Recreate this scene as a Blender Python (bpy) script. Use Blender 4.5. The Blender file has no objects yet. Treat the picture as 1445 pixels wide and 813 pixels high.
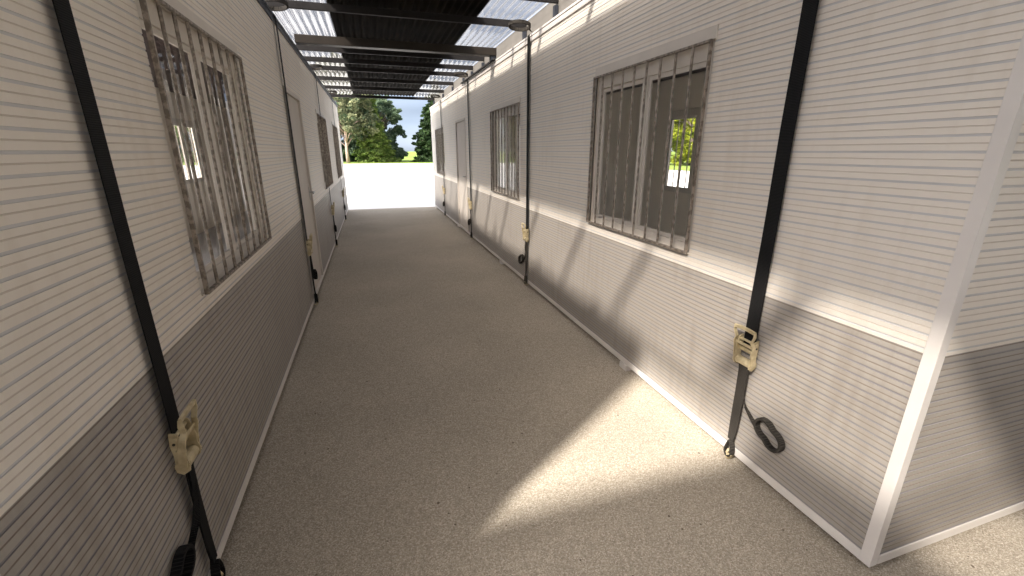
import bpy, bmesh, math, random
from mathutils import Vector, Matrix, noise
import numpy as np
random.seed(7)
R = math.radians
sc = bpy.context.scene
COL = sc.collection

# ------------------------------------------------------------------ camera
cam_d = bpy.data.cameras.new('camera'); cam = bpy.data.objects.new('camera', cam_d); COL.objects.link(cam)
cam_d.sensor_width = 36.0
cam_d.lens = 611.86 / 1445.0 * 36.0
cam_d.clip_start = 0.05; cam_d.clip_end = 6000
cam.location = (0, 0, 1.535)
cam.rotation_mode = 'XYZ'
cam.rotation_euler = (R(90 - 17.504), 0, R(-17.384))
sc.camera = cam
# ------------------------------------------------------------------ world
SUN_DIR = Vector((-1.0, -0.66, 1.0)).normalized()          # towards the sun
elev = math.asin(SUN_DIR.z); azim = math.atan2(SUN_DIR.x, SUN_DIR.y)
w = bpy.data.worlds.new('World'); sc.world = w; w.use_nodes = True
nt = w.node_tree; nt.nodes.clear()
out = nt.nodes.new('ShaderNodeOutputWorld'); bg = nt.nodes.new('ShaderNodeBackground')
sky = nt.nodes.new('ShaderNodeTexSky'); sky.sky_type = 'NISHITA'; sky.sun_disc = False
sky.sun_elevation = elev; sky.sun_rotation = azim
sky.dust_density = 3.0; sky.ozone_density = 1.0; sky.air_density = 1.0
hs = nt.nodes.new('ShaderNodeHueSaturation'); hs.inputs['Saturation'].default_value = 0.30
tc = nt.nodes.new('ShaderNodeTexCoord'); mp = nt.nodes.new('ShaderNodeMapping'); mp.inputs['Scale'].default_value = (1.2, 1.2, 5.0)
ns = nt.nodes.new('ShaderNodeTexNoise'); ns.inputs['Scale'].default_value = 2.2; ns.inputs['Detail'].default_value = 7
cr = nt.nodes.new('ShaderNodeValToRGB')
cr.color_ramp.elements[0].position = 0.35; cr.color_ramp.elements[0].color = (0.62, 0.66, 0.74, 1)
cr.color_ramp.elements[1].position = 0.7; cr.color_ramp.elements[1].color = (1.05, 1.05, 1.08, 1)
mx = nt.nodes.new('ShaderNodeMix'); mx.data_type = 'RGBA'; mx.blend_type = 'MULTIPLY'; mx.inputs[0].default_value = 0.9
L = nt.links.new
L(sky.outputs[0], hs.inputs['Color']); L(tc.outputs['Generated'], mp.inputs[0]); L(mp.outputs[0], ns.inputs['Vector'])
L(ns.outputs['Fac'], cr.inputs[0]); L(hs.outputs[0], mx.inputs[6]); L(cr.outputs[0], mx.inputs[7])
# haze-grey band low on the sky, brighter warm-white cloud overhead
sp = nt.nodes.new('ShaderNodeSeparateXYZ'); L(tc.outputs['Generated'], sp.inputs[0])
g = nt.nodes.new('ShaderNodeValToRGB'); g.color_ramp.elements[0].position = 0.0; g.color_ramp.elements[0].color = (1.25, 1.38, 1.60, 1)
g.color_ramp.elements[1].position = 0.75; g.color_ramp.elements[1].color = (1.08, 1.0, 0.89, 1)
e_ = g.color_ramp.elements.new(0.22); e_.color = (0.30, 0.33, 0.385, 1)
e2_ = g.color_ramp.elements.new(0.08); e2_.color = (0.27, 0.30, 0.355, 1)
e3_ = g.color_ramp.elements.new(0.035); e3_.color = (0.52, 0.58, 0.68, 1)
L(sp.outputs['Z'], g.inputs[0])
m2 = nt.nodes.new('ShaderNodeMix'); m2.data_type = 'RGBA'; m2.blend_type = 'MULTIPLY'; m2.inputs[0].default_value = 1.0
L(mx.outputs[2], m2.inputs[6]); L(g.outputs[0], m2.inputs[7])
L(m2.outputs[2], bg.inputs['Color']); bg.inputs['Strength'].default_value = 0.15
L(bg.outputs[0], out.inputs[0])
# ------------------------------------------------------------------ sun
sd = bpy.data.lights.new('sun', 'SUN'); sun = bpy.data.objects.new('sun', sd); COL.objects.link(sun)
sd.energy = 2.0; sd.angle = R(2.7); sd.color = (1.0, 0.93, 0.84)
sun.rotation_euler = SUN_DIR.to_track_quat('Z', 'Y').to_euler(); sun.location = (-20, -15, 25)
# ------------------------------------------------------------------ view
vs = sc.view_settings; sc.display_settings.display_device = 'sRGB'
vs.view_transform = 'Standard'; vs.look = 'None'; vs.exposure = 2.5; vs.gamma = 1; vs.use_curve_mapping = False
cy = sc.cycles
cy.use_denoising = True
try: cy.denoiser = 'OPENIMAGEDENOISE'
except Exception: pass
cy.max_bounces = 12; cy.diffuse_bounces = 7; cy.glossy_bounces = 4; cy.transmission_bounces = 6; cy.transparent_max_bounces = 24
cy.sample_clamp_indirect = 8; cy.caustics_reflective = False; cy.caustics_refractive = False

# ================================================================== materials
def mat(name, col, rough=0.6, metal=0.0, spec=0.5, var=0.0, vscale=6.0, bump=0.0, bscale=60.0, col2=None, vdetail=5, lo=0.35, hi=0.65, coat=0):
    m = bpy.data.materials.new(name); m.use_nodes = True
    t = m.node_tree; b = t.nodes['Principled BSDF']
    b.inputs['Roughness'].default_value = rough; b.inputs['Metallic'].default_value = metal
    b.inputs['Specular IOR Level'].default_value = spec
    c = (*col, 1)
    b.inputs['Base Color'].default_value = c
    tcn = t.nodes.new('ShaderNodeTexCoord')
    if var or col2:
        n = t.nodes.new('ShaderNodeTexNoise'); n.inputs['Scale'].default_value = vscale; n.inputs['Detail'].default_value = vdetail
        r = t.nodes.new('ShaderNodeValToRGB')
        r.color_ramp.elements[0].position = lo; r.color_ramp.elements[1].position = hi
        if col2 is None: col2 = tuple(x * (1 - var) for x in col)
        r.color_ramp.elements[0].color = (*col2, 1); r.color_ramp.elements[1].color = c
        t.links.new(tcn.outputs['Object'], n.inputs['Vector']); t.links.new(n.outputs['Fac'], r.inputs[0])
        t.links.new(r.outputs[0], b.inputs['Base Color'])
    if bump:
        n2 = t.nodes.new('ShaderNodeTexNoise'); n2.inputs['Scale'].default_value = bscale; n2.inputs['Detail'].default_value = 4
        bp = t.nodes.new('ShaderNodeBump'); bp.inputs['Strength'].default_value = bump; bp.inputs['Distance'].default_value = 0.004
        t.links.new(tcn.outputs['Object'], n2.inputs['Vector']); t.links.new(n2.outputs['Fac'], bp.inputs['Height'])
        t.links.new(bp.outputs[0], b.inputs['Normal'])
    return m

M = {}
def clad_mat(name, col, dirt):
    """painted steel siding: slight blotchy ageing and streaks of grime near the bottom"""
    m = mat(name, col, rough=0.55, spec=0.35)
    t = m.node_tree; b = t.nodes['Principled BSDF']
    tcn = t.nodes.new('ShaderNodeTexCoord')
    n = t.nodes.new('ShaderNodeTexNoise'); n.inputs['Scale'].default_value = 2.3; n.inputs['Detail'].default_value = 6
    mpn = t.nodes.new('ShaderNodeMapping'); mpn.inputs['Scale'].default_value = (1, 7, 0.5)
    n3 = t.nodes.new('ShaderNodeTexNoise'); n3.inputs['Scale'].default_value = 3.0; n3.inputs['Detail'].default_value = 5
    a = t.nodes.new('ShaderNodeMath'); a.operation = 'ADD'
    r = t.nodes.new('ShaderNodeValToRGB'); r.color_ramp.elements[0].position = 0.7; r.color_ramp.elements[1].position = 1.15
    r.color_ramp.elements[0].color = (*[c * (1 - dirt) * k for c, k in zip(col, (1, .985, .96))], 1)
    r.color_ramp.elements[1].color = (*col, 1)
    t.links.new(tcn.outputs['Object'], n.inputs['Vector']); t.links.new(tcn.outputs['Object'], mpn.inputs[0]); t.links.new(mpn.outputs[0], n3.inputs['Vector'])
    t.links.new(n.outputs['Fac'], a.inputs[0]); t.links.new(n3.outputs['Fac'], a.inputs[1]); t.links.new(a.outputs[0], r.inputs[0])
    t.links.new(r.outputs[0], b.inputs['Base Color'])
    n2 = t.nodes.new('ShaderNodeTexNoise'); n2.inputs['Scale'].default_value = 220; n2.inputs['Detail'].default_value = 3
    bp = t.nodes.new('ShaderNodeBump'); bp.inputs['Strength'].default_value = 0.12; bp.inputs['Distance'].default_value = 0.002
    t.links.new(tcn.outputs['Object'], n2.inputs['Vector']); t.links.new(n2.outputs['Fac'], bp.inputs['Height']); t.links.new(bp.outputs[0], b.inputs['Normal'])
    return m
M['upper'] = clad_mat('upper_paint', (0.79, 0.735, 0.66), 0.07)
M['upper_groove'] = mat('upper_groove_paint', (0.62, 0.605, 0.60), 0.6, var=0.1)
M['upper_line'] = mat('upper_seam', (0.66, 0.59, 0.52), 0.7)
M['lower'] = clad_mat('lower_paint', (0.37, 0.34, 0.305), 0.16)
M['lower_groove'] = mat('lower_groove_paint', (0.27, 0.255, 0.26), 0.6, var=0.1)
M['lower_line'] = mat('lower_seam', (0.235, 0.195, 0.165), 0.7)
M['trim'] = mat('white_trim_paint', (0.74, 0.70, 0.665), 0.42, spec=0.4, var=0.07, vscale=5, bump=0.05, bscale=150)
M['door'] = mat('door_paint', (0.62, 0.57, 0.52), 0.65, spec=0.25, var=0.05, vscale=3, bump=0.04, bscale=90)
M['frame'] = mat('window_frame_paint', (0.66, 0.61, 0.55), 0.5, var=0.06, vscale=7)
M['lining'] = mat('cabin_lining', (0.84, 0.77, 0.67), 0.75, var=0.06, vscale=1.7)
M['cabin_floor'] = mat('vinyl_floor', (0.45, 0.45, 0.47), 0.5, var=0.12, vscale=4)
M['dark_ceiling'] = mat('dark_roof_underside', (0.04, 0.02, 0.018), 0.6, var=0.4, vscale=4)
M['galv'] = mat('galvanised_steel', (0.33, 0.285, 0.24), 0.5, metal=0.3, col2=(0.17, 0.142, 0.115), vscale=40, vdetail=4, lo=0.44, hi=0.56, bump=0.2, bscale=120)
M['chrome'] = mat('handle_metal', (0.45, 0.44, 0.42), 0.3, metal=0.9)
M['beam'] = mat('beam_paint', (0.028, 0.026, 0.026), 0.6, spec=0.12, var=0.25, vscale=7, bump=0.1)
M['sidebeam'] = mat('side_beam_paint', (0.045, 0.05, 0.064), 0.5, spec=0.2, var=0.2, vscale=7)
M['rafter'] = mat('rafter_paint', (0.036, 0.029, 0.023), 0.5, spec=0.2, var=0.25, vscale=5, bump=0.1)
M['brass'] = mat('yellow_zinc', (0.74, 0.64, 0.42), 0.42, metal=0.3, col2=(0.52, 0.43, 0.26), vscale=30, bump=0.15, bscale=140)
M['fascia'] = mat('fascia_shade_tone', (0.22, 0.205, 0.185), 0.6, var=0.1)  # whole colour darkened to stand in for shade on the fascia
M['rubber'] = mat('dark_rubber', (0.03, 0.03, 0.03), 0.7)
M['soil'] = mat('dirt', (0.1, 0.08, 0.06), 0.9)

def webbing_mat(name, base, edge, axis):
    m = bpy.data.materials.new(name); m.use_nodes = True
    t = m.node_tree; b = t.nodes['Principled BSDF']; b.inputs['Roughness'].default_value = 0.8; b.inputs['Specular IOR Level'].default_value = 0.12
    tcn = t.nodes.new('ShaderNodeTexCoord')
    wv = t.nodes.new('ShaderNodeTexWave'); wv.wave_type = 'BANDS'; wv.bands_direction = 'Z'; wv.inputs['Scale'].default_value = 55; wv.inputs['Distortion'].default_value = 1.2; wv.inputs['Detail'].default_value = 1
    w2 = t.nodes.new('ShaderNodeTexWave'); w2.wave_type = 'BANDS'; w2.bands_direction = 'Y'; w2.inputs['Scale'].default_value = 75; w2.inputs['Distortion'].default_value = 0.4
    mu = t.nodes.new('ShaderNodeMath'); mu.operation = 'MULTIPLY'
    r = t.nodes.new('ShaderNodeValToRGB'); r.color_ramp.elements[0].color = (*base, 1); r.color_ramp.elements[1].color = (*edge, 1)
    bp = t.nodes.new('ShaderNodeBump'); bp.inputs['Strength'].default_value = 0.6; bp.inputs['Distance'].default_value = 0.002
    for q in (wv, w2): t.links.new(tcn.outputs['Object'], q.inputs['Vector'])
    t.links.new(wv.outputs['Fac'], mu.inputs[0]); t.links.new(w2.outputs['Fac'], mu.inputs[1]); t.links.new(mu.outputs[0], r.inputs[0])
    t.links.new(r.outputs[0], b.inputs['Base Color']); t.links.new(mu.outputs[0], bp.inputs['Height']); t.links.new(bp.outputs[0], b.inputs['Normal'])
    return m
M['web'] = webbing_mat('black_webbing', (0.007, 0.007, 0.008), (0.034, 0.033, 0.032), 'Z')
M['web_loose'] = webbing_mat('worn_webbing', (0.03, 0.027, 0.024), (0.10, 0.09, 0.078), 'Z')

def facing_reflect(t, lo, hi):
    lw = t.nodes.new('ShaderNodeLayerWeight'); lw.inputs[0].default_value = 0.5
    p = t.nodes.new('ShaderNodeMath'); p.operation = 'POWER'; p.inputs[1].default_value = 4.5
    r = t.nodes.new('ShaderNodeMapRange'); r.inputs[3].default_value = lo; r.inputs[4].default_value = hi
    t.links.new(lw.outputs['Facing'], p.inputs[0]); t.links.new(p.outputs[0], r.inputs[0])
    return r
def glass_mat():
    m = bpy.data.materials.new('window_glass'); m.use_nodes = True
    t = m.node_tree; t.nodes.clear()
    o = t.nodes.new('ShaderNodeOutputMaterial'); tr = t.nodes.new('ShaderNodeBsdfTransparent'); tr.inputs[0].default_value = (0.93, 0.93, 0.92, 1)
    gl = t.nodes.new('ShaderNodeBsdfGlossy'); gl.inputs['Roughness'].default_value = 0.02; gl.inputs[0].default_value = (0.9, 0.9, 0.9, 1)
    f = facing_reflect(t, 0.04, 0.75); mi = t.nodes.new('ShaderNodeMixShader')
    t.links.new(f.outputs[0], mi.inputs[0]); t.links.new(tr.outputs[0], mi.inputs[1]); t.links.new(gl.outputs[0], mi.inputs[2]); t.links.new(mi.outputs[0], o.inputs[0])
    return m
M['glass'] = glass_mat()
def clear_sheet_mat():
    m = bpy.data.materials.new('clear_polycarbonate'); m.use_nodes = True
    t = m.node_tree; t.nodes.clear()
    o = t.nodes.new('ShaderNodeOutputMaterial'); tr = t.nodes.new('ShaderNodeBsdfTransparent'); lw = t.nodes.new('ShaderNodeLayerWeight'); lw.inputs[0].default_value = 0.5
    tr_r = t.nodes.new('ShaderNodeValToRGB'); tr_r.color_ramp.elements[0].position = 0.25; tr_r.color_ramp.elements[0].color = (0.62, 0.61, 0.60, 1)
    tr_r.color_ramp.elements[1].position = 0.92; tr_r.color_ramp.elements[1].color = (0.22, 0.22, 0.225, 1)
    t.links.new(lw.outputs['Facing'], tr_r.inputs[0]); t.links.new(tr_r.outputs[0], tr.inputs[0])
    gl = t.nodes.new('ShaderNodeBsdfGlossy'); gl.inputs['Roughness'].default_value = 0.12; gl.inputs[0].default_value = (0.8, 0.8, 0.8, 1)
    tl = t.nodes.new('ShaderNodeBsdfTranslucent'); tl.inputs[0].default_value = (0.72, 0.70, 0.66, 1)
    f = facing_reflect(t, 0.04, 0.5)
    m1 = t.nodes.new('ShaderNodeMixShader'); mi = t.nodes.new('ShaderNodeMixShader')
    tcn = t.nodes.new('ShaderNodeTexCoord'); n = t.nodes.new('ShaderNodeTexNoise'); n.inputs['Scale'].default_value = 3; n.inputs['Detail'].default_value = 6
    mpn = t.nodes.new('ShaderNodeMapping'); mpn.inputs['Scale'].default_value = (9, 0.7, 1)
    r = t.nodes.new('ShaderNodeMapRange'); r.inputs[1].default_value = 0.35; r.inputs[2].default_value = 0.7; r.inputs[3].default_value = 0.06; r.inputs[4].default_value = 0.16
    t.links.new(tcn.outputs['Object'], mpn.inputs[0]); t.links.new(mpn.outputs[0], n.inputs['Vector']); t.links.new(n.outputs['Fac'], r.inputs[0]); t.links.new(r.outputs[0], m1.inputs[0])
    t.links.new(tr.outputs[0], m1.inputs[1]); t.links.new(tl.outputs[0], m1.inputs[2])
    t.links.new(f.outputs[0], mi.inputs[0]); t.links.new(m1.outputs[0], mi.inputs[1]); t.links.new(gl.outputs[0], mi.inputs[2]); t.links.new(mi.outputs[0], o.inputs[0])
    return m
M['clear'] = clear_sheet_mat()
M['dark_sheet'] = mat('dark_metal_sheet', (0.008, 0.007, 0.006), 0.85, spec=0.03, col2=(0.016, 0.013, 0.010), vscale=2.5, vdetail=8)

def asphalt_mat():
    m = bpy.data.materials.new('exposed_aggregate'); m.use_nodes = True
    t = m.node_tree; b = t.nodes['Principled BSDF']; b.inputs['Roughness'].default_value = 0.85; b.inputs['Specular IOR Level'].default_value = 0.3
    tcn = t.nodes.new('ShaderNodeTexCoord')
    v = t.nodes.new('ShaderNodeTexVoronoi'); v.inputs['Scale'].default_value = 225
    r = t.nodes.new('ShaderNodeValToRGB'); cr = r.color_ramp
    cr.elements[0].position = 0.0; cr.elements[0].color = (0.30, 0.255, 0.20, 1)
    cr.elements[1].position = 1.0; cr.elements[1].color = (0.66, 0.60, 0.51, 1)
    for p, c in ((0.25, (0.39, 0.34, 0.27)), (0.55, (0.45, 0.395, 0.32)), (0.8, (0.53, 0.47, 0.385))):
        e = cr.elements.new(p); e.color = (*c, 1)
    sep = t.nodes.new('ShaderNodeSeparateColor')
    n = t.nodes.new('ShaderNodeTexNoise'); n.inputs['Scale'].default_value = 0.9; n.inputs['Detail'].default_value = 8
    n4 = t.nodes.new('ShaderNodeTexNoise'); n4.inputs['Scale'].default_value = 420; n4.inputs['Detail'].default_value = 3
    r2 = t.nodes.new('ShaderNodeMapRange'); r2.inputs[1].default_value = 0.3; r2.inputs[2].default_value = 0.7; r2.inputs[3].default_value = 0.86; r2.inputs[4].default_value = 1.08
    r4 = t.nodes.new('ShaderNodeMapRange'); r4.inputs[1].default_value = 0.3; r4.inputs[2].default_value = 0.7; r4.inputs[3].default_value = 0.85; r4.inputs[4].default_value = 1.13
    mm = t.nodes.new('ShaderNodeMath'); mm.operation = 'MULTIPLY'
    mu = t.nodes.new('ShaderNodeVectorMath'); mu.operation = 'SCALE'
    bp = t.nodes.new('ShaderNodeBump'); bp.inputs['Strength'].default_value = 0.7; bp.inputs['Distance'].default_value = 0.003
    for q in (v, n, n4): t.links.new(tcn.outputs['Object'], q.inputs['Vector'])
    t.links.new(v.outputs['Color'], sep.inputs[0]); t.links.new(sep.outputs[0], r.inputs[0])
    t.links.new(n.outputs['Fac'], r2.inputs[0]); t.links.new(n4.outputs['Fac'], r4.inputs[0])
    t.links.new(r2.outputs[0], mm.inputs[0]); t.links.new(r4.outputs[0], mm.inputs[1])
    t.links.new(r.outputs[0], mu.inputs[0]); t.links.new(mm.outputs[0], mu.inputs['Scale'])
    v3 = t.nodes.new('ShaderNodeTexVoronoi'); v3.inputs['Scale'].default_value = 16; v3.inputs['Randomness'].default_value = 1.0
    s3 = t.nodes.new('ShaderNodeSeparateColor'); th = t.nodes.new('ShaderNodeMath'); th.operation = 'MULTIPLY'; th.inputs[1].default_value = 0.10
    ls = t.nodes.new('ShaderNodeMath'); ls.operation = 'LESS_THAN'
    t.links.new(tcn.outputs['Object'], v3.inputs['Vector']); t.links.new(v3.outputs['Color'], s3.inputs[0]); t.links.new(s3.outputs[1], th.inputs[0])
    t.links.new(v3.outputs['Distance'], ls.inputs[0]); t.links.new(th.outputs[0], ls.inputs[1])
    gm = t.nodes.new('ShaderNodeMix'); gm.data_type = 'RGBA'; gm.inputs[7].default_value = (0.14, 0.105, 0.075, 1)
    t.links.new(ls.outputs[0], gm.inputs[0]); t.links.new(mu.outputs[0], gm.inputs[6])
    t.links.new(gm.outputs[2], b.inputs['Base Color'])
    t.links.new(v.outputs['Distance'], bp.inputs['Height']); t.links.new(bp.outputs[0], b.inputs['Normal'])
    return m
M['asphalt'] = asphalt_mat()
M['yard'] = mat('white_concrete', (0.83, 0.82, 0.80), 0.8, var=0.04, vscale=0.4)
M['lawn'] = mat('lawn_grass', (0.23, 0.30, 0.07), 0.95, col2=(0.14, 0.215, 0.045), vscale=0.12, vdetail=9, spec=0.1)

# ================================================================== mesh helpers
class MB:
    def __init__(s): s.v = []; s.f = []; s.mi = []
    def quad(s, a, b, c, d, m=0):
        n = len(s.v); s.v += [tuple(a), tuple(b), tuple(c), tuple(d)]; s.f.append((n, n+1, n+2, n+3)); s.mi.append(m)
    def poly(s, pts, m=0):
        n = len(s.v); s.v += [tuple(p) for p in pts]; s.f.append(tuple(range(n, n+len(pts)))); s.mi.append(m)
    def box(s, x0, x1, y0, y1, z0, z1, m=0):
        if x0 > x1: x0, x1 = x1, x0
        if y0 > y1: y0, y1 = y1, y0
        n = len(s.v)
        s.v += [(x0,y0,z0),(x1,y0,z0),(x1,y1,z0),(x0,y1,z0),(x0,y0,z1),(x1,y0,z1),(x1,y1,z1),(x0,y1,z1)]
        for f in ((0,3,2,1),(4,5,6,7),(0,1,5,4),(1,2,6,5),(2,3,7,6),(3,0,4,7)): s.f.append(tuple(n+i for i in f)); s.mi.append(m)
    def tube(s, pts, r, n=8, m=0, closed=False, flat=None):
        """round tube along pts; r a number or a list; flat=(a,b,axis) gives an elliptical/rect section"""
        P = [Vector(p) for p in pts]; N = len(P); rings = []
        up = Vector((0.0123, 0.97, 0.11)) if abs((P[1]-P[0]).normalized().y) < 0.8 else Vector((1, 0.01, 0.02))
        for i, p in enumerate(P):
            if closed: t = (P[(i+1) % N] - P[i-1]).normalized()
            else: t = (P[min(i+1, N-1)] - P[max(i-1, 0)]).normalized()
            a = t.cross(up).normalized(); b = t.cross(a).normalized()
            rr = r[i] if isinstance(r, (list, tuple)) else r
            ring = []
            for k in range(n):
                th = 2*math.pi*k/n
                ring.append(len(s.v)); s.v.append(tuple(p + a*math.cos(th)*rr + b*math.sin(th)*rr))
            rings.append(ring)
        cnt = N if closed else N-1
        for i in range(cnt):
            A = rings[i]; B = rings[(i+1) % N]
            for k in range(n): s.f.append((A[k], A[(k+1) % n], B[(k+1) % n], B[k])); s.mi.append(m)
        if not closed:
            s.f.append(tuple(reversed(rings[0]))); s.mi.append(m); s.f.append(tuple(rings[-1])); s.mi.append(m)
    def ribbon(s, pts, widths, wdir, thick, m=0, closed=False):
        """flat band of given width along wdir and thickness along the path normal"""
        P = [Vector(p) for p in pts]; N = len(P); rings = []
        for i, p in enumerate(P):
            if closed: t = (P[(i+1) % N] - P[i-1]).normalized()
            else: t = (P[min(i+1, N-1)] - P[max(i-1, 0)]).normalized()
            wd = Vector(wdir[i] if isinstance(wdir, list) else wdir); wd = (wd - t*wd.dot(t)).normalized()
            nn = t.cross(wd).normalized()
            ww = widths[i] if isinstance(widths, (list, tuple)) else widths
            tt = thick[i] if isinstance(thick, (list, tuple)) else thick
            ring = []
            for (u, v_) in ((-.5,-.35),(-.46,-.5),(.46,-.5),(.5,-.35),(.5,.35),(.46,.5),(-.46,.5),(-.5,.35)):
                ring.append(len(s.v)); s.v.append(tuple(p + wd*ww*u + nn*tt*v_))
            rings.append(ring)
        cnt = N if closed else N-1
        for i in range(cnt):
            A = rings[i]; B = rings[(i+1) % N]
            for k in range(8): s.f.append((A[k], A[(k+1) % 8], B[(k+1) % 8], B[k])); s.mi.append(m)
        if not closed:
            s.f.append(tuple(reversed(rings[0]))); s.mi.append(m); s.f.append(tuple(rings[-1])); s.mi.append(m)
    def build(s, name, mats, parent=None, smooth=False, bevel=0.0, recalc=True):
        me = bpy.data.meshes.new(name); me.from_pydata(s.v, [], s.f)
        if not isinstance(mats, (list, tuple)): mats = [mats]
        for q in mats: me.materials.append(q)
        me.polygons.foreach_set('material_index', s.mi)
        if recalc:
            b = bmesh.new(); b.from_mesh(me); bmesh.ops.recalc_face_normals(b, faces=b.faces[:]); b.to_mesh(me); b.free()
        if smooth: me.polygons.foreach_set('use_smooth', [True]*len(me.polygons))
        me.update()
        o = bpy.data.objects.new(name, me); COL.objects.link(o)
        if parent: o.parent = parent
        if bevel:
            bv = o.modifiers.new('bevel', 'BEVEL'); bv.width = bevel; bv.segments = 2; bv.limit_method = 'ANGLE'; bv.angle_limit = R(40)
        return o

def tag(o, label=None, cat=None, group=None, kind=None):
    if label: o['label'] = label
    if cat: o['category'] = cat
    if group: o['group'] = group
    if kind: o['kind'] = kind
    return o
def empty(name, loc=(0,0,0)):
    o = bpy.data.objects.new(name, None); COL.objects.link(o); o.location = loc; o.empty_display_size = 0.3
    return o
def copy_tree(o, parent=None):
    c = o.copy(); COL.objects.link(c); c.parent = parent
    for ch in list(o.children): copy_tree(ch, c)
    return c

# ================================================================== setting
def sheet(name, x0, x1, y0, y1, z, m, label=None):
    b = MB(); b.quad((x0,y0,z),(x1,y0,z),(x1,y1,z),(x0,y1,z)); o = b.build(name, m); tag(o, kind='structure'); return o
sheet('lawn', -2500, 2500, -2500, 2500, -0.012, M['lawn'])
sheet('yard_pavement', -70, 24.6, -40, 60.5, -0.006, M['yard'])
sheet('ground', -4.6, 5.6, -12.5, 12.82, 0.0, M['asphalt'])

# ================================================================== cabins
P_ = 0.0465; Z_T = 0.906; ZB = 0.045; ZR = 0.086; ZTOP = 2.64; ZSPLIT = 0.912; WIDE = 2.44
def profile(z0, z1, thin=0.0021, grey=0.0032, d=0.0024):
    """(z, depth, material of the face that follows) of the ribbed siding"""
    k0 = math.floor((z0 - Z_T) / P_) - 1; k1 = math.ceil((z1 - Z_T) / P_) + 1
    pts = []
    for k in range(k0, k1 + 1):
        zt = Z_T + k*P_; zg = zt + 0.0222
        pts += [(zt-thin, 0, 2), (zt-thin*0.3, d*0.6, 2), (zt+thin*0.3, d*0.6, 2), (zt+thin, 0, 0)]
        pts += [(zg-grey-0.0006, 0, 1), (zg-grey, d, 1), (zg+grey, d, 1), (zg+grey+0.0006, 0, 0)]
    res = []
    for a, b in zip(pts, pts[1:]):
        if b[0] <= z0 or a[0] >= z1: continue
        f = lambda z: a[1] + (b[1]-a[1]) * ((z-a[0])/(b[0]-a[0]) if b[0] > a[0] else 0)
        za, zb = max(a[0], z0), min(b[0], z1)
        res.append((za, f(za), zb, f(zb), a[2]))
    return res
def intervals(a0, a1, holes, z0, z1):
    """split the wall a0..a1 x z0..z1 into rectangles around the holes (a0,a1,z0,z1)"""
    cuts = sorted({a0, a1} | {h[0] for h in holes if a0 < h[0] < a1} | {h[1] for h in holes if a0 < h[1] < a1})
    rects = []
    for p, q in zip(cuts, cuts[1:]):
        mid = (p+q)/2; zs = [(z0, z1)]
        for h in holes:
            if h[0] < mid < h[1]:
                new = []
                for (s, e) in zs:
                    if h[3] <= s or h[2] >= e: new.append((s, e)); continue
                    if h[2] > s: new.append((s, h[2]))
                    if h[3] < e: new.append((h[3], e))
                zs = new
        for s, e in zs: rects.append((p, q, s, e))
    return rects

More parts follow.
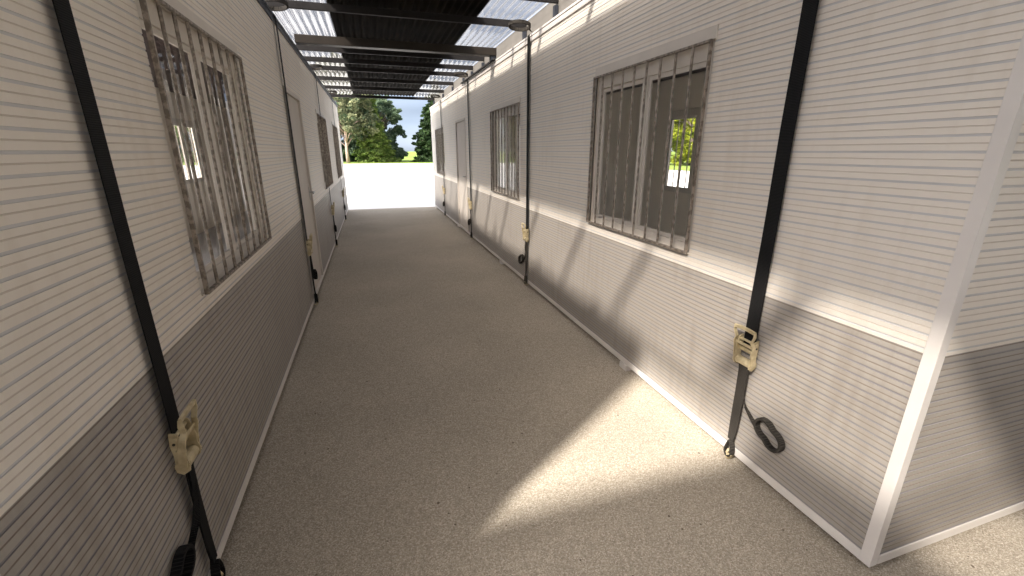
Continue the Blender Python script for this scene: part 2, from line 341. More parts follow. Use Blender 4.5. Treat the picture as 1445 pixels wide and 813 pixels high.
def make_cabin(X0, s, Y0, Y1, label, front, back, loc_label_group='long site cabins either side of the passage', win_detail=True, feet=True, end_detail=True):
    """X0: plane of the long wall on the passage; s=+1 the cabin lies to +X.  front/back: openings on each long wall"""
    root = empty('site_cabin', (X0, Y0, 0)); tag(root, label, 'cabin', loc_label_group)
    LEN = Y1 - Y0
    def pt(u, y, z): return (s*u, y, z)
    def prism(name, u0, u1, y0, y1, z0, z1, m, par=root, bev=0.0):
        b = MB(); b.box(s*u0, s*u1, y0, y1, z0, z1); return b.build(name, m, par, bevel=bev)
    PW = 0.036
    fh = [(o[1], o[2], o[3], o[4]) for o in front]; bh = [(o[1], o[2], o[3], o[4]) for o in back]
    # siding on four walls
    for name, z0, z1, mats in (('lower_cladding', ZR, ZSPLIT, [M['lower'], M['lower_groove'], M['lower_line']]), ('upper_cladding', ZSPLIT, ZTOP-0.055, [M['upper'], M['upper_groove'], M['upper_line']])):
        b = MB()
        off = 0.0 if name == 'upper_cladding' else 0.0015
        for side, holes in ((0, fh), (1, bh)):
            for (a, c, e, g) in intervals(PW, LEN-PW, holes, z0, z1):
                for (za, da, zb, db, mi) in profile(e, g):
                    da += off; db += off
                    ua, ub = (da, db) if side == 0 else (WIDE-da, WIDE-db)
                    b.quad(pt(ua, a, za), pt(ua, c, za), pt(ub, c, zb), pt(ub, a, zb), mi)
        for yy, sg in ((0, 1), (LEN, -1)):
            for (za, da, zb, db, mi) in profile(z0, z1):
                da += off; db += off
                b.quad(pt(PW, yy+sg*da, za), pt(WIDE-PW, yy+sg*da, za), pt(WIDE-PW, yy+sg*db, zb), pt(PW, yy+sg*db, zb), mi)
        b.build(name, mats, root)
    # corner posts, rails and roof trim stand 3 mm proud
    e = 0.003
    for u0, u1 in ((-e, PW), (WIDE-PW, WIDE+e)):
        for y0, y1 in ((-e, PW), (LEN-PW, LEN+e)):
            prism('corner_post', u0, u1, y0, y1, ZB, ZTOP-0.055, M['trim'], bev=0.0015)
    b = MB()
    dz = [(o[1], o[2]) for o in front if o[0] == 'door']
    segs = [(PW, LEN-PW)]
    for (a, c, zz0, zz1) in intervals(PW, LEN-PW, [], ZB, ZR): b.box(s*(-e), s*0.04, a, c, ZB, ZR)
    b.box(s*(WIDE-0.04), s*(WIDE+e), PW, LEN-PW, ZB, ZR)
    b.box(s*0.04, s*(WIDE-0.04), -e, 0.04, ZB, ZR); b.box(s*0.04, s*(WIDE-0.04), LEN-0.04, LEN+e, ZB, ZR)
    b.build('base_rail', M['trim'], root, bevel=0.0015)
    # roof trim with a drip lip
    b = MB()
    for (u0, u1, y0, y1) in ((-0.012, 0.05, -0.012, LEN+0.012), (WIDE-0.05, WIDE+0.012, -0.012, LEN+0.012)): b.box(s*u0, s*u1, y0, y1, ZTOP-0.055, ZTOP-0.012)
    for (u0, u1, y0, y1) in ((-0.018, 0.05, -0.02, LEN+0.02), (WIDE-0.05, WIDE+0.018, -0.02, LEN+0.02)): b.box(s*u0, s*u1, y0, y1, ZTOP-0.012, ZTOP+0.006)
    for (y0, y1) in ((-0.012, 0.05), (LEN-0.05, LEN+0.012)): b.box(s*0.05, s*(WIDE-0.05), y0, y1, ZTOP-0.055, ZTOP-0.012)
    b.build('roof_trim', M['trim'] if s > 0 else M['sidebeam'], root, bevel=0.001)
    b = MB(); b.box(s*0.05, s*(WIDE-0.05), -0.012, LEN+0.012, ZTOP-0.012, ZTOP)
    b.build('roof', M['trim'], root)
    # interior
    b = MB()
    T = 0.06
    for u, holes in ((T, fh), (WIDE-T, bh)):
        for (a, c, z0, z1) in intervals(T, LEN-T, holes, 0.12, 2.47): b.quad(pt(u, a, z0), pt(u, c, z0), pt(u, c, z1), pt(u, a, z1))
        # reveals of the openings, from the lining out to just behind the siding
        uo = 0.012 if u == T else WIDE-0.012
        for (a, c, z0, z1) in holes:
            b.quad(pt(u,a,z0),pt(uo,a,z0),pt(uo,a,z1),pt(u,a,z1)); b.quad(pt(u,c,z0),pt(uo,c,z0),pt(uo,c,z1),pt(u,c,z1))
            b.quad(pt(u,a,z1),pt(uo,a,z1),pt(uo,c,z1),pt(u,c,z1)); b.quad(pt(u,a,z0),pt(uo,a,z0),pt(uo,c,z0),pt(u,c,z0))
    for yy in (T, LEN-T): b.quad(pt(T, yy, 0.12), pt(WIDE-T, yy, 0.12), pt(WIDE-T, yy, 2.47), pt(T, yy, 2.47))
    b.build('wall_lining', M['lining'], root)
    b = MB(); b.box(s*0.02, s*(WIDE-0.02), 0.02, LEN-0.02, 0.09, 0.12); b.build('cabin_floor', M['cabin_floor'], root)
    b = MB(); n = 120
    us = np.linspace(0.055, WIDE-0.055, 61)
    for i in range(60):
        za = 2.48 + 0.018*(i % 2); zb = 2.48 + 0.018*((i+1) % 2)
        b.quad(pt(us[i], 0.03, za), pt(us[i+1], 0.03, zb), pt(us[i+1], LEN-0.03, zb), pt(us[i], LEN-0.03, za))
    b.build('ceiling', M['dark_ceiling'], root)
    # feet
    if feet:
        y = 1.68
        while y < LEN:
            for u in (0.02, WIDE-0.11):
                prism('foot', u - ((0.03 if s > 0 else 0) if u < 1 else -0.03), u+0.09, y, y+0.09, 0.0, ZB-0.002, M['trim'], bev=0.003)
            y += 3.3
    # openings
    def place(kind, a, c, z0, z1, side):
        f = 1 if side == 0 else -1; base = 0 if side == 0 else WIDE
        def U(n): return s*(base - f*n)             # n: metres proud of the wall
        if kind == 'window':
            fr = MB(); N = -0.020; D = -0.058; fw = 0.045
            fr.box(U(N), U(D), a+.002, a+fw, z0+.002, z1-.002); fr.box(U(N), U(D), c-fw, c-.002, z0+.002, z1-.002)
            fr.box(U(N), U(D), a+fw, c-fw, z0+.002, z0+fw); fr.box(U(N), U(D), a+fw, c-fw, z1-fw-0.05, z1-.002)
            mid = (a+c)/2; top = z1-fw-0.05
            fr.box(U(N-.004), U(D+.004), mid-0.028, mid+0.028, z0+fw, top)
            wo = fr.build('window', M['frame'], root, bevel=0.002)
            # sliding sashes: one in the outer track, one in the inner
            for (p, q, nn) in ((a+fw, mid-0.028, -0.034), (mid+0.028, c-fw, -0.044)):
                sa = MB(); sw = 0.026
                sa.box(U(nn+.006), U(nn-.006), p+.001, p+sw, z0+fw+.001, top-.001); sa.box(U(nn+.006), U(nn-.006), q-sw, q-.001, z0+fw+.001, top-.001)
                sa.box(U(nn+.006), U(nn-.006), p+sw, q-sw, z0+fw+.001, z0+fw+sw); sa.box(U(nn+.006), U(nn-.006), p+sw, q-sw, top-sw, top-.001)
                sa.build('sash', M['frame'], wo, bevel=0.0015)
                g = MB(); x = U(nn)
                g.quad((x, p+sw-.004, z0+fw+sw-.004), (x, q-sw+.004, z0+fw+sw-.004), (x, q-sw+.004, top-sw+.004), (x, p+sw-.004, top-sw+.004))
                g.build('glass_pane', M['glass'], wo)
            sl = MB(); sl.box(U(0.006), U(-0.02), a-0.004, c+0.004, z0-0.006, z0+0.004); sl.build('sill', M['frame'], wo, bevel=0.001)
            hd = MB(); hd.box(U(0.008), U(-0.018), a-0.01, c+0.01, z1-0.012, z1+0.046); hd.build('head_flashing', M['frame'], wo, bevel=0.002)
            if z1 < 2.1:
                gr = MB(); n0, n1 = 0.012, 0.026; bw = 0.015; g0, g1 = z0-0.002, z1-0.014
                gr.box(U(n0-.001), U(n1+.001), a, c, g0, g0+0.011); gr.box(U(n0-.001), U(n1+.001), a, c, g1-0.011, g1)
                gr.box(U(n0-.001), U(n1+.001), a, a+0.011, g0+0.011, g1-0.011); gr.box(U(n0-.001), U(n1+.001), c-0.011, c, g0+0.011, g1-0.011)
                nb = 9
                for i in range(1, nb):
                    yy = a + (c-a)*i/nb
                    gr.tube([(U((n0+n1)/2), yy, g0+0.008), (U((n0+n1)/2), yy, g1-0.008)], 0.0072, 8)
                gr.build('bar_grille', M['galv'], wo)
        else:
            fr = MB(); fw = 0.028
            fr.box(U(0.010), U(-0.05), a-.004, a+fw, z0, z1+.012); fr.box(U(0.010), U(-0.05), c-fw, c+.004, z0, z1+.012)
            fr.box(U(0.010), U(-0.05), a+fw, c-fw, z1-fw, z1+.012)
            fo = fr.build('door_frame', M['door'], root, bevel=0.002)
            dr = MB(); dr.box(U(-0.012), U(-0.05), a+fw+.003, c-fw-.003, z0+.004, z1-fw-.003)
            do = dr.build('door', M['door'], root, bevel=0.002)
            h = MB(); hy = (c-0.085) if side_handle == 1 else (a+0.085)
            sg = -1 if side_handle == 1 else 1
            h.box(U(-0.012), U(-0.006), hy-0.02, hy+0.02, 0.95+.05, 1.15)
            h.tube([(U(-0.008), hy, 1.09), (U(0.035), hy, 1.09), (U(0.042), hy+sg*0.012, 1.09), (U(0.042), hy+sg*0.12, 1.085)], 0.009, 8)
            h.build('handle', M['chrome'], do, smooth=False)
            for hz in (0.35, 1.1, 1.85):
                hh = MB(); yy = a+fw if side_handle == 1 else c-fw
                hh.tube([(U(0.0), yy, hz-.045), (U(0.0), yy, hz+.045)], 0.008, 8); hh.build('hinge', M['chrome'], do)
    for o in front:
        side_handle = o[5] if len(o) > 5 else 1
        place(o[0], o[1], o[2], o[3], o[4], 0)
    for o in back:
        side_handle = 1
        place(o[0], o[1], o[2], o[3], o[4], 1)
    return root

XR = 1.65; XL = -0.6886; YN = 0.782; YF = 12.6
W = lambda a, c: ('window', a-YN, c-YN, 0.992, 2.068)
G = lambda a, c: ('window', a-YN, c-YN, 0.18, 2.36)  # tall unseen back openings, added to let more light into the cabins
D = lambda a, c, h: ('door', a-YN, c-YN, ZR+0.001, 2.085, h)
right = make_cabin(XR, 1, YN, YF, 'white and grey ribbed cabin on the right, its near corner post in full view',
    [W(1.965, 3.175), W(4.965, 6.205), D(8.03, 8.95, 0), W(10.52, 11.72)], [G(0.95, 2.3), G(2.5, 3.9), W(4.34, 5.54), G(7.7, 9.2), G(9.5, 10.8), G(11.0, 12.3)])
left = make_cabin(XL, -1, YN, YF, 'white and grey ribbed cabin along the left side of the passage',
    [W(1.93, 3.15), D(4.66, 5.60, 1), W(7.22, 8.44), W(10.06, 11.3)], [G(1.0, 2.4), G(2.6, 3.9), G(4.1, 5.4), W(5.9, 7.1), W(8.72, 9.92)])
shade = make_cabin(XL, -1, -12.2, -0.27, 'ribbed site cabin standing in line behind the left one',
    [], [], win_detail=False)

shade2 = make_cabin(XR, 1, -12.2, -0.33, 'unseen ribbed cabin added behind the right one to block skylight', [], [], win_detail=False)  # mirrored cabin added out of view to keep skylight off the end wall

# ================================================================== canopy
can = empty('passage_canopy', (0, 0, 0))
tag(can, 'canopy of clear and dark corrugated sheets on dark steel rafters over the passage', 'canopy')
YA, YB = -7.0, 12.45; ZS = 2.895
def corr(name, x0, x1, y0, y1, m, pitch=0.076, amp=0.010, seg=8):
    b = MB(); n = int(round((x1-x0)/pitch*seg)); ys = [y0] + [y0 + (y1-y0)*i/6 for i in range(1, 6)] + [y1]
    xs = [x0 + (x1-x0)*i/n for i in range(n+1)]
    def zz(x):
        ph = ((x/pitch) % 1.0)
        k = max(-1, min(1, 1.7*math.sin(2*math.pi*ph)))
        return ZS + amp*k
    idx = {}
    for j, y in enumerate(ys):
        for i, x in enumerate(xs): idx[i, j] = len(b.v); b.v.append((x, y, zz(x)))
    for j in range(len(ys)-1):
        for i in range(n): b.f.append((idx[i,j], idx[i+1,j], idx[i+1,j+1], idx[i,j+1])); b.mi.append(0)
    return b.build(name, m, can, smooth=True)
corr('clear_sheet', -0.93, -0.262, YA, YB, M['clear'])
corr('clear_sheet', 1.20, 1.775, YA, YB, M['clear'])
corr('dark_sheet', -0.27, 1.215, YA, YB-0.004, M['dark_sheet']).location.z = 0.004
for y in (-6.6, -5.2, -4.1, -3.0, -1.95, -0.95, 1.08, 2.02, 3.12, 4.18, 5.05, 6.95, 7.72, 8.42, 9.55, 10.8, 12.36):
    b = MB(); b.box(-0.98, 1.742, y-0.016, y+0.016, 2.808, 2.872); b.build('purlin', M['beam'], can, bevel=0.003)
    b = MB(); b.box(1.705, 1.741, y-0.022, y+0.022, ZTOP+0.001, 2.788); b.build('bracket', M['sidebeam'], can)
for y in (-5.9, 0.08, 6.0):
    b = MB(); b.box(-0.69, 1.655, y-0.06, y+0.06, 2.698, 2.786); b.build('rafter', M['rafter'], can, bevel=0.004)
    b = MB(); b.box(1.585, 1.655, y-0.045, y+0.045, ZTOP+0.007, 2.697); b.build('bracket', M['sidebeam'], can)
b = MB(); b.box(-0.80, -0.76, YA, YB-0.05, ZTOP+0.002, 2.70); b.build('side_beam', M['sidebeam'], can, bevel=0.003)
for i in range(7):
    y = -6.5 + i*3.05; b = MB(); b.box(-0.795, -0.765, y, y+0.12, 2.7005, 2.8075); b.build('bracket', M['sidebeam'], can)
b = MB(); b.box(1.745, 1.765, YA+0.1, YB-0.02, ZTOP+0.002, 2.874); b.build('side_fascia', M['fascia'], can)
gap_blocker = MB()  # unseen extra sheet, added over the right-hand gap to cut skylight
for i in range(56):
    xa = 1.79 + i*0.04; za = 2.90 + 0.012*(i % 2); zb = 2.90 + 0.012*((i+1) % 2)
    gap_blocker.quad((xa, -0.6, za), (xa+0.04, -0.6, zb), (xa+0.04, 0.9, zb), (xa, 0.9, za))
gap_blocker.build('dark_sheet', M['dark_sheet'], can)
b = MB(); b.box(1.60, 1.64, 5.9, 8.1, ZTOP+0.007, ZTOP+0.02); b.build('rubber_seal', M['rubber'], can)

# ================================================================== ratchet straps
def make_strap(X0, s, ydir):
    """s=+1: wall faces -X (right cabin).  n = metres proud of the wall towards the passage"""
    root = empty('ratchet_strap', (X0, 0, 0))
    def p(n, y, z): return (-s*n, y, z)
    Wd = 0.068
    # upper webbing, over the roof edge and down to the ratchet
    b = MB()
    pts = [p(-0.9, 0, ZTOP+0.006), p(-0.3, 0, ZTOP+0.008), p(0.0, 0, ZTOP+0.012), p(0.014, 0, ZTOP+0.011), p(0.0215, 0, ZTOP+0.002), p(0.0215, 0, ZTOP-0.03)]
    for i in range(1, 13): pts.append(p(0.0215 - 0.004*i/12, 0.0015*math.sin(i*1.3), ZTOP-0.03 - (ZTOP-0.03-0.655)*i/12))
    b.ribbon(pts, Wd, (0, 1, 0), 0.0035); b.build('upper_webbing', M['web'], root)
    # stitched double layer seams show as two slim raised edges
    # ratchet body
    H0, H1 = 0.545, 0.765
    b = MB(); hw = Wd/2 + 0.009
    for sg in (-1, 1):
        y = sg*hw
        prof = [(0.010, H0+0.012), (0.028, H0), (0.048, H0+0.012), (0.052, H0+0.035), (0.046, H0+0.06), (0.050, H0+0.085), (0.044, H0+0.12), (0.036, H0+0.15), (0.014, H0+0.155), (0.010, H0+0.11), (0.014, H0+0.07)]
        t = 0.004
        A = [p(n, y, z) for n, z in prof]; B = [p(n, y+sg*t, z) for n, z in prof]
        b.poly(A); b.poly(B)
        for i in range(len(prof)): j = (i+1) % len(prof); b.quad(A[i], A[j], B[j], B[i])
        # toothed wheel beside the plate
        cz = H0+0.032; cn = 0.031; T = 20
        ring = []
        for k in range(T*2):
            rr = 0.023 if k % 2 else 0.018; th = math.pi*k/T
            ring.append((cn + rr*math.cos(th), cz + rr*math.sin(th)))
        A = [p(n, y+sg*0.005, z) for n, z in ring]; B = [p(n, y+sg*0.009, z) for n, z in ring]
        b.poly(A); b.poly(B)
        for i in range(len(ring)): j = (i+1) % len(ring); b.quad(A[i], A[j], B[j], B[i])
        for (n, z) in ((0.031, H0+0.032), (0.026, H0+0.085), (0.03, H0+0.135)):
            b.tube([p(n, y+sg*0.003, z), p(n, y+sg*0.012, z)], 0.0075, 10)
        for (n, z) in ((0.034, H0+0.06), (0.037, H0+0.105), (0.022, H0+0.115)):
            b.tube([p(n, y+sg*0.003, z), p(n, y+sg*0.0052, z)], 0.0048, 8, m=1)
    b.tube([p(0.026, -hw, H0+0.135), p(0.026, hw, H0+0.135)], 0.006, 10)
    b.box(-s*0.020, -s*0.026, -hw, hw, H0+0.078, H0+0.098); b.box(-s*0.022, -s*0.029, -hw*0.9, hw*0.9, H0+0.104, H0+0.116)
    ra = b.build('ratchet', [M['brass'], M['rubber']], root)
    b = MB(); b.tube([p(0.031, -hw-0.008, H0+0.032), p(0.031, hw+0.008, H0+0.032)], 0.011, 12)
    b.tube([p(0.031, -hw+0.006, H0+0.032), p(0.031, hw-0.006, H0+0.032)], 0.019, 14)
    b.build('spindle', M['brass'], ra, smooth=False)
    # handle: bent strap-steel arms and a cross grip, standing off the wall
    b = MB(); hy = hw+0.011
    arm = [(0.034, H0+0.03), (0.040, H0+0.09), (0.050, H0+0.13), (0.054, H0+0.150), (0.057, H0+0.18), (0.059, H0+0.202)]
    for sg in (-1, 1):
        b.ribbon([p(n, sg*(hy - (0.010 if i in (3,) else 0) + (0.004 if i > 3 else 0)), z) for i, (n, z) in enumerate(arm)], [0.024, 0.024, 0.019, 0.017, 0.017, 0.013], p(1, 0, 0.15), 0.0045)
    b.ribbon([p(0.059, -hy-0.005, H0+0.200), p(0.061, -hy*0.4, H0+0.205), p(0.061, hy*0.4, H0+0.205), p(0.059, hy+0.005, H0+0.200)], 0.016, p(0.2, 0, 1), 0.010)
    b.ribbon([p(0.047, -hy+0.004, H0+0.122), p(0.047, hy-0.004, H0+0.122)], 0.014, p(0.1, 0, 1), 0.004)
    b.build('handle', M['brass'], ra, bevel=0.0015)
    # lower webbing narrowing to the hook eye
    b = MB()
    pts = [p(0.034, 0, H0+0.045), p(0.024, 0, H0-0.02), p(0.022, 0, 0.40), p(0.022, 0.001, 0.30), p(0.022, 0.002, 0.20), p(0.024, 0.003, 0.135)]
    if ydir < 0: b.ribbon(pts, [0.058, 0.058, 0.056, 0.053, 0.048, 0.036], (0, 1, 0), [0.004, 0.006, 0.006, 0.007, 0.008, 0.011])
    else: b.ribbon(pts, [0.056, 0.056, 0.053, 0.046, 0.030, 0.014], (0, 1, 0), [0.004, 0.006, 0.006, 0.008, 0.011, 0.014])
    # teardrop eye
    eye = []
    for k in range(20):
        th = 2*math.pi*k/20; yy = 0.027*math.sin(th)*(0.55+0.45*(-math.cos(th))*0.9 + 0.1); zz = 0.088 + 0.047*math.cos(th)
        eye.append(p(0.026, yy, zz))
    b.ribbon(eye, 0.030, p(1, 0, 0), 0.006, closed=True)
    b.build('lower_webbing', M['web_loose'] if s > 0 else M['web'], root)
    # hook under the rail
    b = MB(); pts = []
    for k in range(17):
        th = R(-40 + 250*k/16); pts.append(p(0.012 + 0.022*math.cos(th), 0.004, 0.036 - 0.018*math.sin(th)*1.0))
    b.tube([p(0.026, 0.004, 0.078), p(0.034, 0.004, 0.06)] + pts[::1], 0.0055, 8)
    b.tube([p(0.030, -0.022, 0.052), p(0.030, 0.024, 0.052)], 0.0045, 8)
    b.build('hook', M['brass'], root, smooth=True)
    # loose tail from the ratchet to a rolled bundle tied beside the strap
    cy_, cz_ = ydir*0.19, 0.295
    b = MB()
    tail = [p(0.030, 0.0, H0+0.02), p(0.032, ydir*0.012, H0-0.05), p(0.030, ydir*0.022, H0-0.12), p(0.024, ydir*0.045, H0-0.19), p(0.016, ydir*0.085, H0-0.235), p(0.018, ydir*0.12, H0-0.255)]
    b.ribbon(tail, [0.04, 0.034, 0.026, 0.022, 0.022, 0.024], [(0,1,0),(0,1,.1),(.3,1,.2),(.8,.6,.3),(1,.2,.3),(1,0,.2)], 0.003)
    b.build('loose_tail', M['web_loose'] if s > 0 else M['web'], root)
    b = MB(); loop = []
    for k in range(36):
        th = 2*math.pi*k/36; rr = 0.050 + 0.017*math.cos(2*th)
        a_, c_ = rr*math.cos(th)*1.12, rr*math.sin(th)*1.15
        ang = R(28)*(-ydir)
        loop.append(p(0.020, cy_ + a_*math.cos(ang) - c_*math.sin(ang), cz_ + a_*math.sin(ang) + c_*math.cos(ang)))
    b.ribbon(loop, 0.030, p(1, 0, 0), 0.013, closed=True)
    b.build('webbing_bundle', M['web_loose'] if s > 0 else M['web'], root, smooth=False)
    # second rolled bundle hanging off the roof edge
    b = MB(); loop = []
    cx, cz = (0.13 if s > 0 else (0.03 if ydir > 0 else -0.12)), ZTOP+0.075
    for k in range(32):
        th = 2*math.pi*k/32
        loop.append(p(cx + 0.105*math.cos(th), -0.04 + 0.10*math.sin(th), cz + 0.012*math.cos(th+1)))
    b.ribbon(loop, 0.032, (0, 0, 1), 0.014, closed=True)
    b.ribbon([p(0.03, -0.03, cz-0.01), p(0.0, 0.0, cz-0.03), p(-0.08, 0.02, ZTOP+0.02)], 0.03, (0, 1, 0.2), 0.004)
    b.build('webbing_bundle', M['web_loose'], root)
    return root

GR = 'ratchet straps tying down the cabins'
YS = (1.455, 4.645, 7.65, 10.66)
RL = ['black ratchet strap on the right cabin near its corner post, sunlit bundle beside it',
      'black ratchet strap on the right cabin between its two nearest barred windows',
      'black ratchet strap on the right cabin between the middle barred window and the door',
      'thin far black ratchet strap in front of the last barred window of the right cabin']
LL = ['wide black ratchet strap on the left cabin before the nearest window, brass ratchet low down',
      'black ratchet strap down the left cabin just before its door',
      'black ratchet strap hanging over the middle barred window of the left cabin',
      'thin far black ratchet strap over the last barred window of the left cabin']
for X0, s, labels in ((XR, 1, RL), (XL, -1, LL)):
    near = make_strap(X0, s, -1); near.location.y = YS[0]; tag(near, labels[0], 'strap', GR)
    far = make_strap(X0, s, 1)
    for i in (1, 2, 3):
        o = far if i == 1 else copy_tree(far)
        o.location.y = YS[i]; tag(o, labels[i], 'strap', GR)

# ================================================================== trees
def leaf_mat(name, c1, c2, trans=0.25):
    m = bpy.data.materials.new(name); m.use_nodes = True
    t = m.node_tree; b = t.nodes['Principled BSDF']; b.inputs['Roughness'].default_value = 0.7; b.inputs['Specular IOR Level'].default_value = 0.2
    tcn = t.nodes.new('ShaderNodeTexCoord'); n = t.nodes.new('ShaderNodeTexNoise'); n.inputs['Scale'].default_value = 1.3; n.inputs['Detail'].default_value = 10; n.inputs['Roughness'].default_value = 0.7
    r = t.nodes.new('ShaderNodeValToRGB'); r.color_ramp.elements[0].position = 0.38; r.color_ramp.elements[1].position = 0.60
    r.color_ramp.elements[0].color = (*c1, 1); r.color_ramp.elements[1].color = (*c2, 1)
    tl = t.nodes.new('ShaderNodeBsdfTranslucent'); mi = t.nodes.new('ShaderNodeMixShader'); mi.inputs[0].default_value = trans
    t.links.new(tcn.outputs['Object'], n.inputs['Vector']); t.links.new(n.outputs['Fac'], r.inputs[0])
    t.links.new(r.outputs[0], b.inputs['Base Color']); t.links.new(r.outputs[0], tl.inputs[0])
    o = t.nodes['Material Output']; t.links.new(b.outputs[0], mi.inputs[1]); t.links.new(tl.outputs[0], mi.inputs[2]); t.links.new(mi.outputs[0], o.inputs[0])
    return m
M['leaf_blue'] = leaf_mat('bluish_needles', (0.022, 0.05, 0.03), (0.16, 0.22, 0.13))
M['leaf_pine'] = leaf_mat('pine_needles', (0.028, 0.07, 0.038), (0.26, 0.26, 0.14))
M['leaf_spruce'] = leaf_mat('light_spruce_needles', (0.05, 0.105, 0.02), (0.24, 0.30, 0.075))
M['leaf_dark'] = leaf_mat('dark_needles', (0.008, 0.022, 0.008), (0.035, 0.065, 0.018), 0.1)
M['leaf_yellow'] = leaf_mat('yellow_green_leaves', (0.10, 0.15, 0.01), (0.34, 0.36, 0.03), 0.35)
M['leaf_green'] = leaf_mat('mid_green_leaves', (0.04, 0.085, 0.02), (0.17, 0.24, 0.06))
M['bark'] = mat('bark', (0.17, 0.13, 0.10), 0.9, var=0.4, vscale=5, bump=0.5, bscale=20)
M['bark_pink'] = mat('pine_bark', (0.42, 0.30, 0.245), 0.9, var=0.25, vscale=5, bump=0.4, bscale=20)
rng = np.random.default_rng(11)
def leaves(centers, radii, per, size, rg=rng, flat=0.6, elong=1.7, droop=0.0, name='crown', m=None, parent=None):
    V = []; F = 0
    C = []
    for (c, r) in zip(centers, radii):
        k = max(8, int(per * (r if np.isscalar(r) else r[0])**1.6))
        d = rg.normal(size=(k, 3)); d /= np.linalg.norm(d, axis=1)[:, None]; rad = rg.random((k, 1))**0.45
        C.append(np.array(c) + d*rad*np.array([r, r, r*flat]))
    C = np.concatenate(C); n = len(C)
    a = rg.normal(size=(n, 3)); a[:, 2] = a[:, 2]*0.55 - droop; a /= np.linalg.norm(a, axis=1)[:, None]
    b = np.cross(a, rg.normal(size=(n, 3))); b /= np.linalg.norm(b, axis=1)[:, None]
    sz = size*(0.55+0.9*rg.random((n, 1)))
    v = np.stack([C - a*sz*elong*0.5, C + b*sz*0.42, C + a*sz*elong*0.5, C - b*sz*0.42], axis=1).reshape(-1, 3)
    me = bpy.data.meshes.new(name); me.from_pydata(v.tolist(), [], np.arange(n*4).reshape(-1, 4).tolist()); me.materials.append(m)
    o = bpy.data.objects.new(name, me); COL.objects.link(o); o.parent = parent
    return o
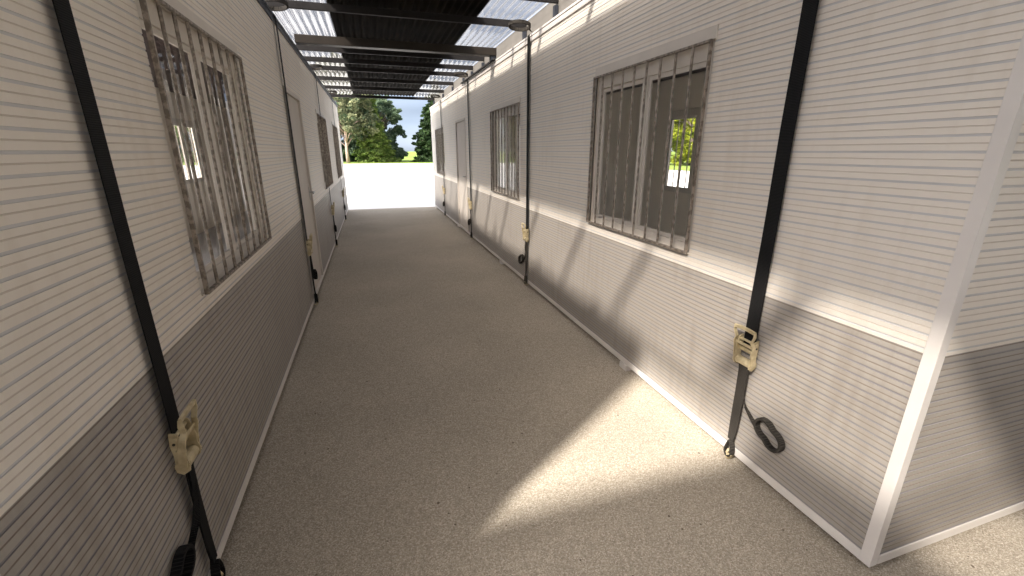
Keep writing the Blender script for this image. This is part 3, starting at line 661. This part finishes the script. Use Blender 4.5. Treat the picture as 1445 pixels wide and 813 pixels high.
def tree(x, y, h, rad, kind, lm, bm, label, name='tree', cat='tree', base=1.0, size=0.2, per=420, seed=0, skew=0, trunk_r=0.2):
    rg = np.random.default_rng(seed+101); rd = random.Random(seed)
    root = empty(name, (x, y, -0.012)); tag(root, label, cat, 'trees beyond the yard')
    tb = MB(); tp = [(0.05*math.sin(i*1.7+seed), 0.05*math.cos(i*2.1), h*0.93*i/8) for i in range(9)]
    tb.tube(tp, [trunk_r*(1.25 if i == 0 else 1)*(1-i/8.6) + 0.02 for i in range(9)], 8)
    cs, rs = [], []
    if kind == 'conifer':
        nl = int(h*3.0)
        for i in range(nl):
            f = i/(nl-1); z = base + (h-base)*f; R_ = rad*(1-f)**0.8*(0.8+0.35*rd.random()) + 0.12
            nb = max(3, int(9*(1-f)+3)); off = rd.random()*6
            for k in range(nb):
                th = off + 2*math.pi*k/nb + rd.uniform(-.25, .25); RR = R_*rd.uniform(0.72, 1.12)
                e = (RR*math.cos(th), RR*math.sin(th), z - 0.16*RR + rd.uniform(-.1, .1))
                if RR > 0.5: tb.tube([(0, 0, z), (e[0]*.55, e[1]*.55, z-0.02*RR), e], [0.035, 0.022, 0.008], 4)
                for q in (0.45, 0.72, 0.95):
                    cs.append((e[0]*q, e[1]*q, z + (e[2]-z)*q - 0.04)); rs.append(0.16 + 0.20*RR*(1.15-q)*1.1)
    else:
        nblob = int(46*(rad/3)**1.3)
        for i in range(nblob):
            z = rd.uniform(base, h); f = (z-base)/(h-base)
            env = rad*(math.sin(math.pi*min(1, 0.16+0.80*f))**0.62)
            th = rd.uniform(0, 6.283); q = rd.uniform(0.35, 1.0)**0.6
            c = (env*q*math.cos(th) + skew*f, env*q*math.sin(th), z)
            tb.tube([(0, 0, max(base*0.6, z-1.0-q)), (c[0]*.5, c[1]*.5, z-0.5), c], [0.07, 0.04, 0.012], 4)
            cs.append(c); r0 = rd.uniform(0.5, 1.0)*rad/3.4; rs.append(r0)
            for k in range(3):
                d = np.array([rd.gauss(0, 1), rd.gauss(0, 1), rd.gauss(0, .6)]); d *= r0*1.1/np.linalg.norm(d)
                cs.append(tuple(np.array(c)+d)); rs.append(r0*rd.uniform(.35, .6))
    tb.build('trunk', bm, root, smooth=True)
    leaves(cs, rs, per, size, rg, flat=0.55 if kind == 'conifer' else 0.7, droop=0.35 if kind == 'conifer' else 0.0, m=lm, parent=root)
    return root
tree(-2.95, 66.5, 12.5, 4.0, 'broad', M['leaf_pine'], M['bark_pink'], 'tall pine with a pinkish bare trunk beside the left cabin end', name='pine_tree', base=3.4, seed=3, per=330, trunk_r=0.2)
tree(0.6, 69.5, 10.3, 3.0, 'conifer', M['leaf_spruce'], M['bark'], 'light green spruce between the pine and the rounded bluish tree', name='spruce_tree', base=0.3, seed=5, size=0.17)
tree(1.9, 74.5, 9.4, 3.9, 'broad', M['leaf_blue'], M['bark'], 'rounded bluish green tree right of the light spruce', name='leafy_tree', base=0.4, seed=9, per=430, skew=-0.9)
tree(-4.9, 76, 13, 4.8, 'broad', M['leaf_blue'], M['bark'], 'dense bluish tree behind the pine at the far left', name='leafy_tree', base=0.1, seed=12, per=380)
tree(10.1, 70, 11.5, 4.6, 'conifer', M['leaf_dark'], M['bark'], 'very dark conifer beside the far corner of the right cabin', name='conifer_tree', base=0.2, seed=21, size=0.24, per=380)
tree(35.5, 44, 9.0, 4.0, 'broad', M['leaf_yellow'], M['bark'], 'sunlit yellow green tree seen through the nearest right window', name='leafy_tree', base=0.6, seed=31, per=420)
tree(45, 50, 13.0, 5.0, 'broad', M['leaf_green'], M['bark'], 'taller mid green tree behind the yellow green one', name='leafy_tree', base=0.8, seed=37, per=330)
tree(33, 56, 10.0, 3.8, 'conifer', M['leaf_dark'], M['bark'], 'dark conifer left of the yellow green tree', name='conifer_tree', base=0.4, seed=41, per=300)
tree(46, 36, 10.0, 4.4, 'broad', M['leaf_green'], M['bark'], 'green tree right of the yellow green one beyond the yard', name='leafy_tree', base=0.6, seed=43, per=300)
tree(-25, 80, 11.0, 4.6, 'broad', M['leaf_green'], M['bark'], 'green tree seen through the left cabin windows', name='leafy_tree', base=0.5, seed=51, per=300)
tree(-32, 76, 9.0, 3.0, 'conifer', M['leaf_dark'], M['bark'], 'small dark conifer seen through the left cabin windows', name='conifer_tree', base=0.3, seed=57, per=300)
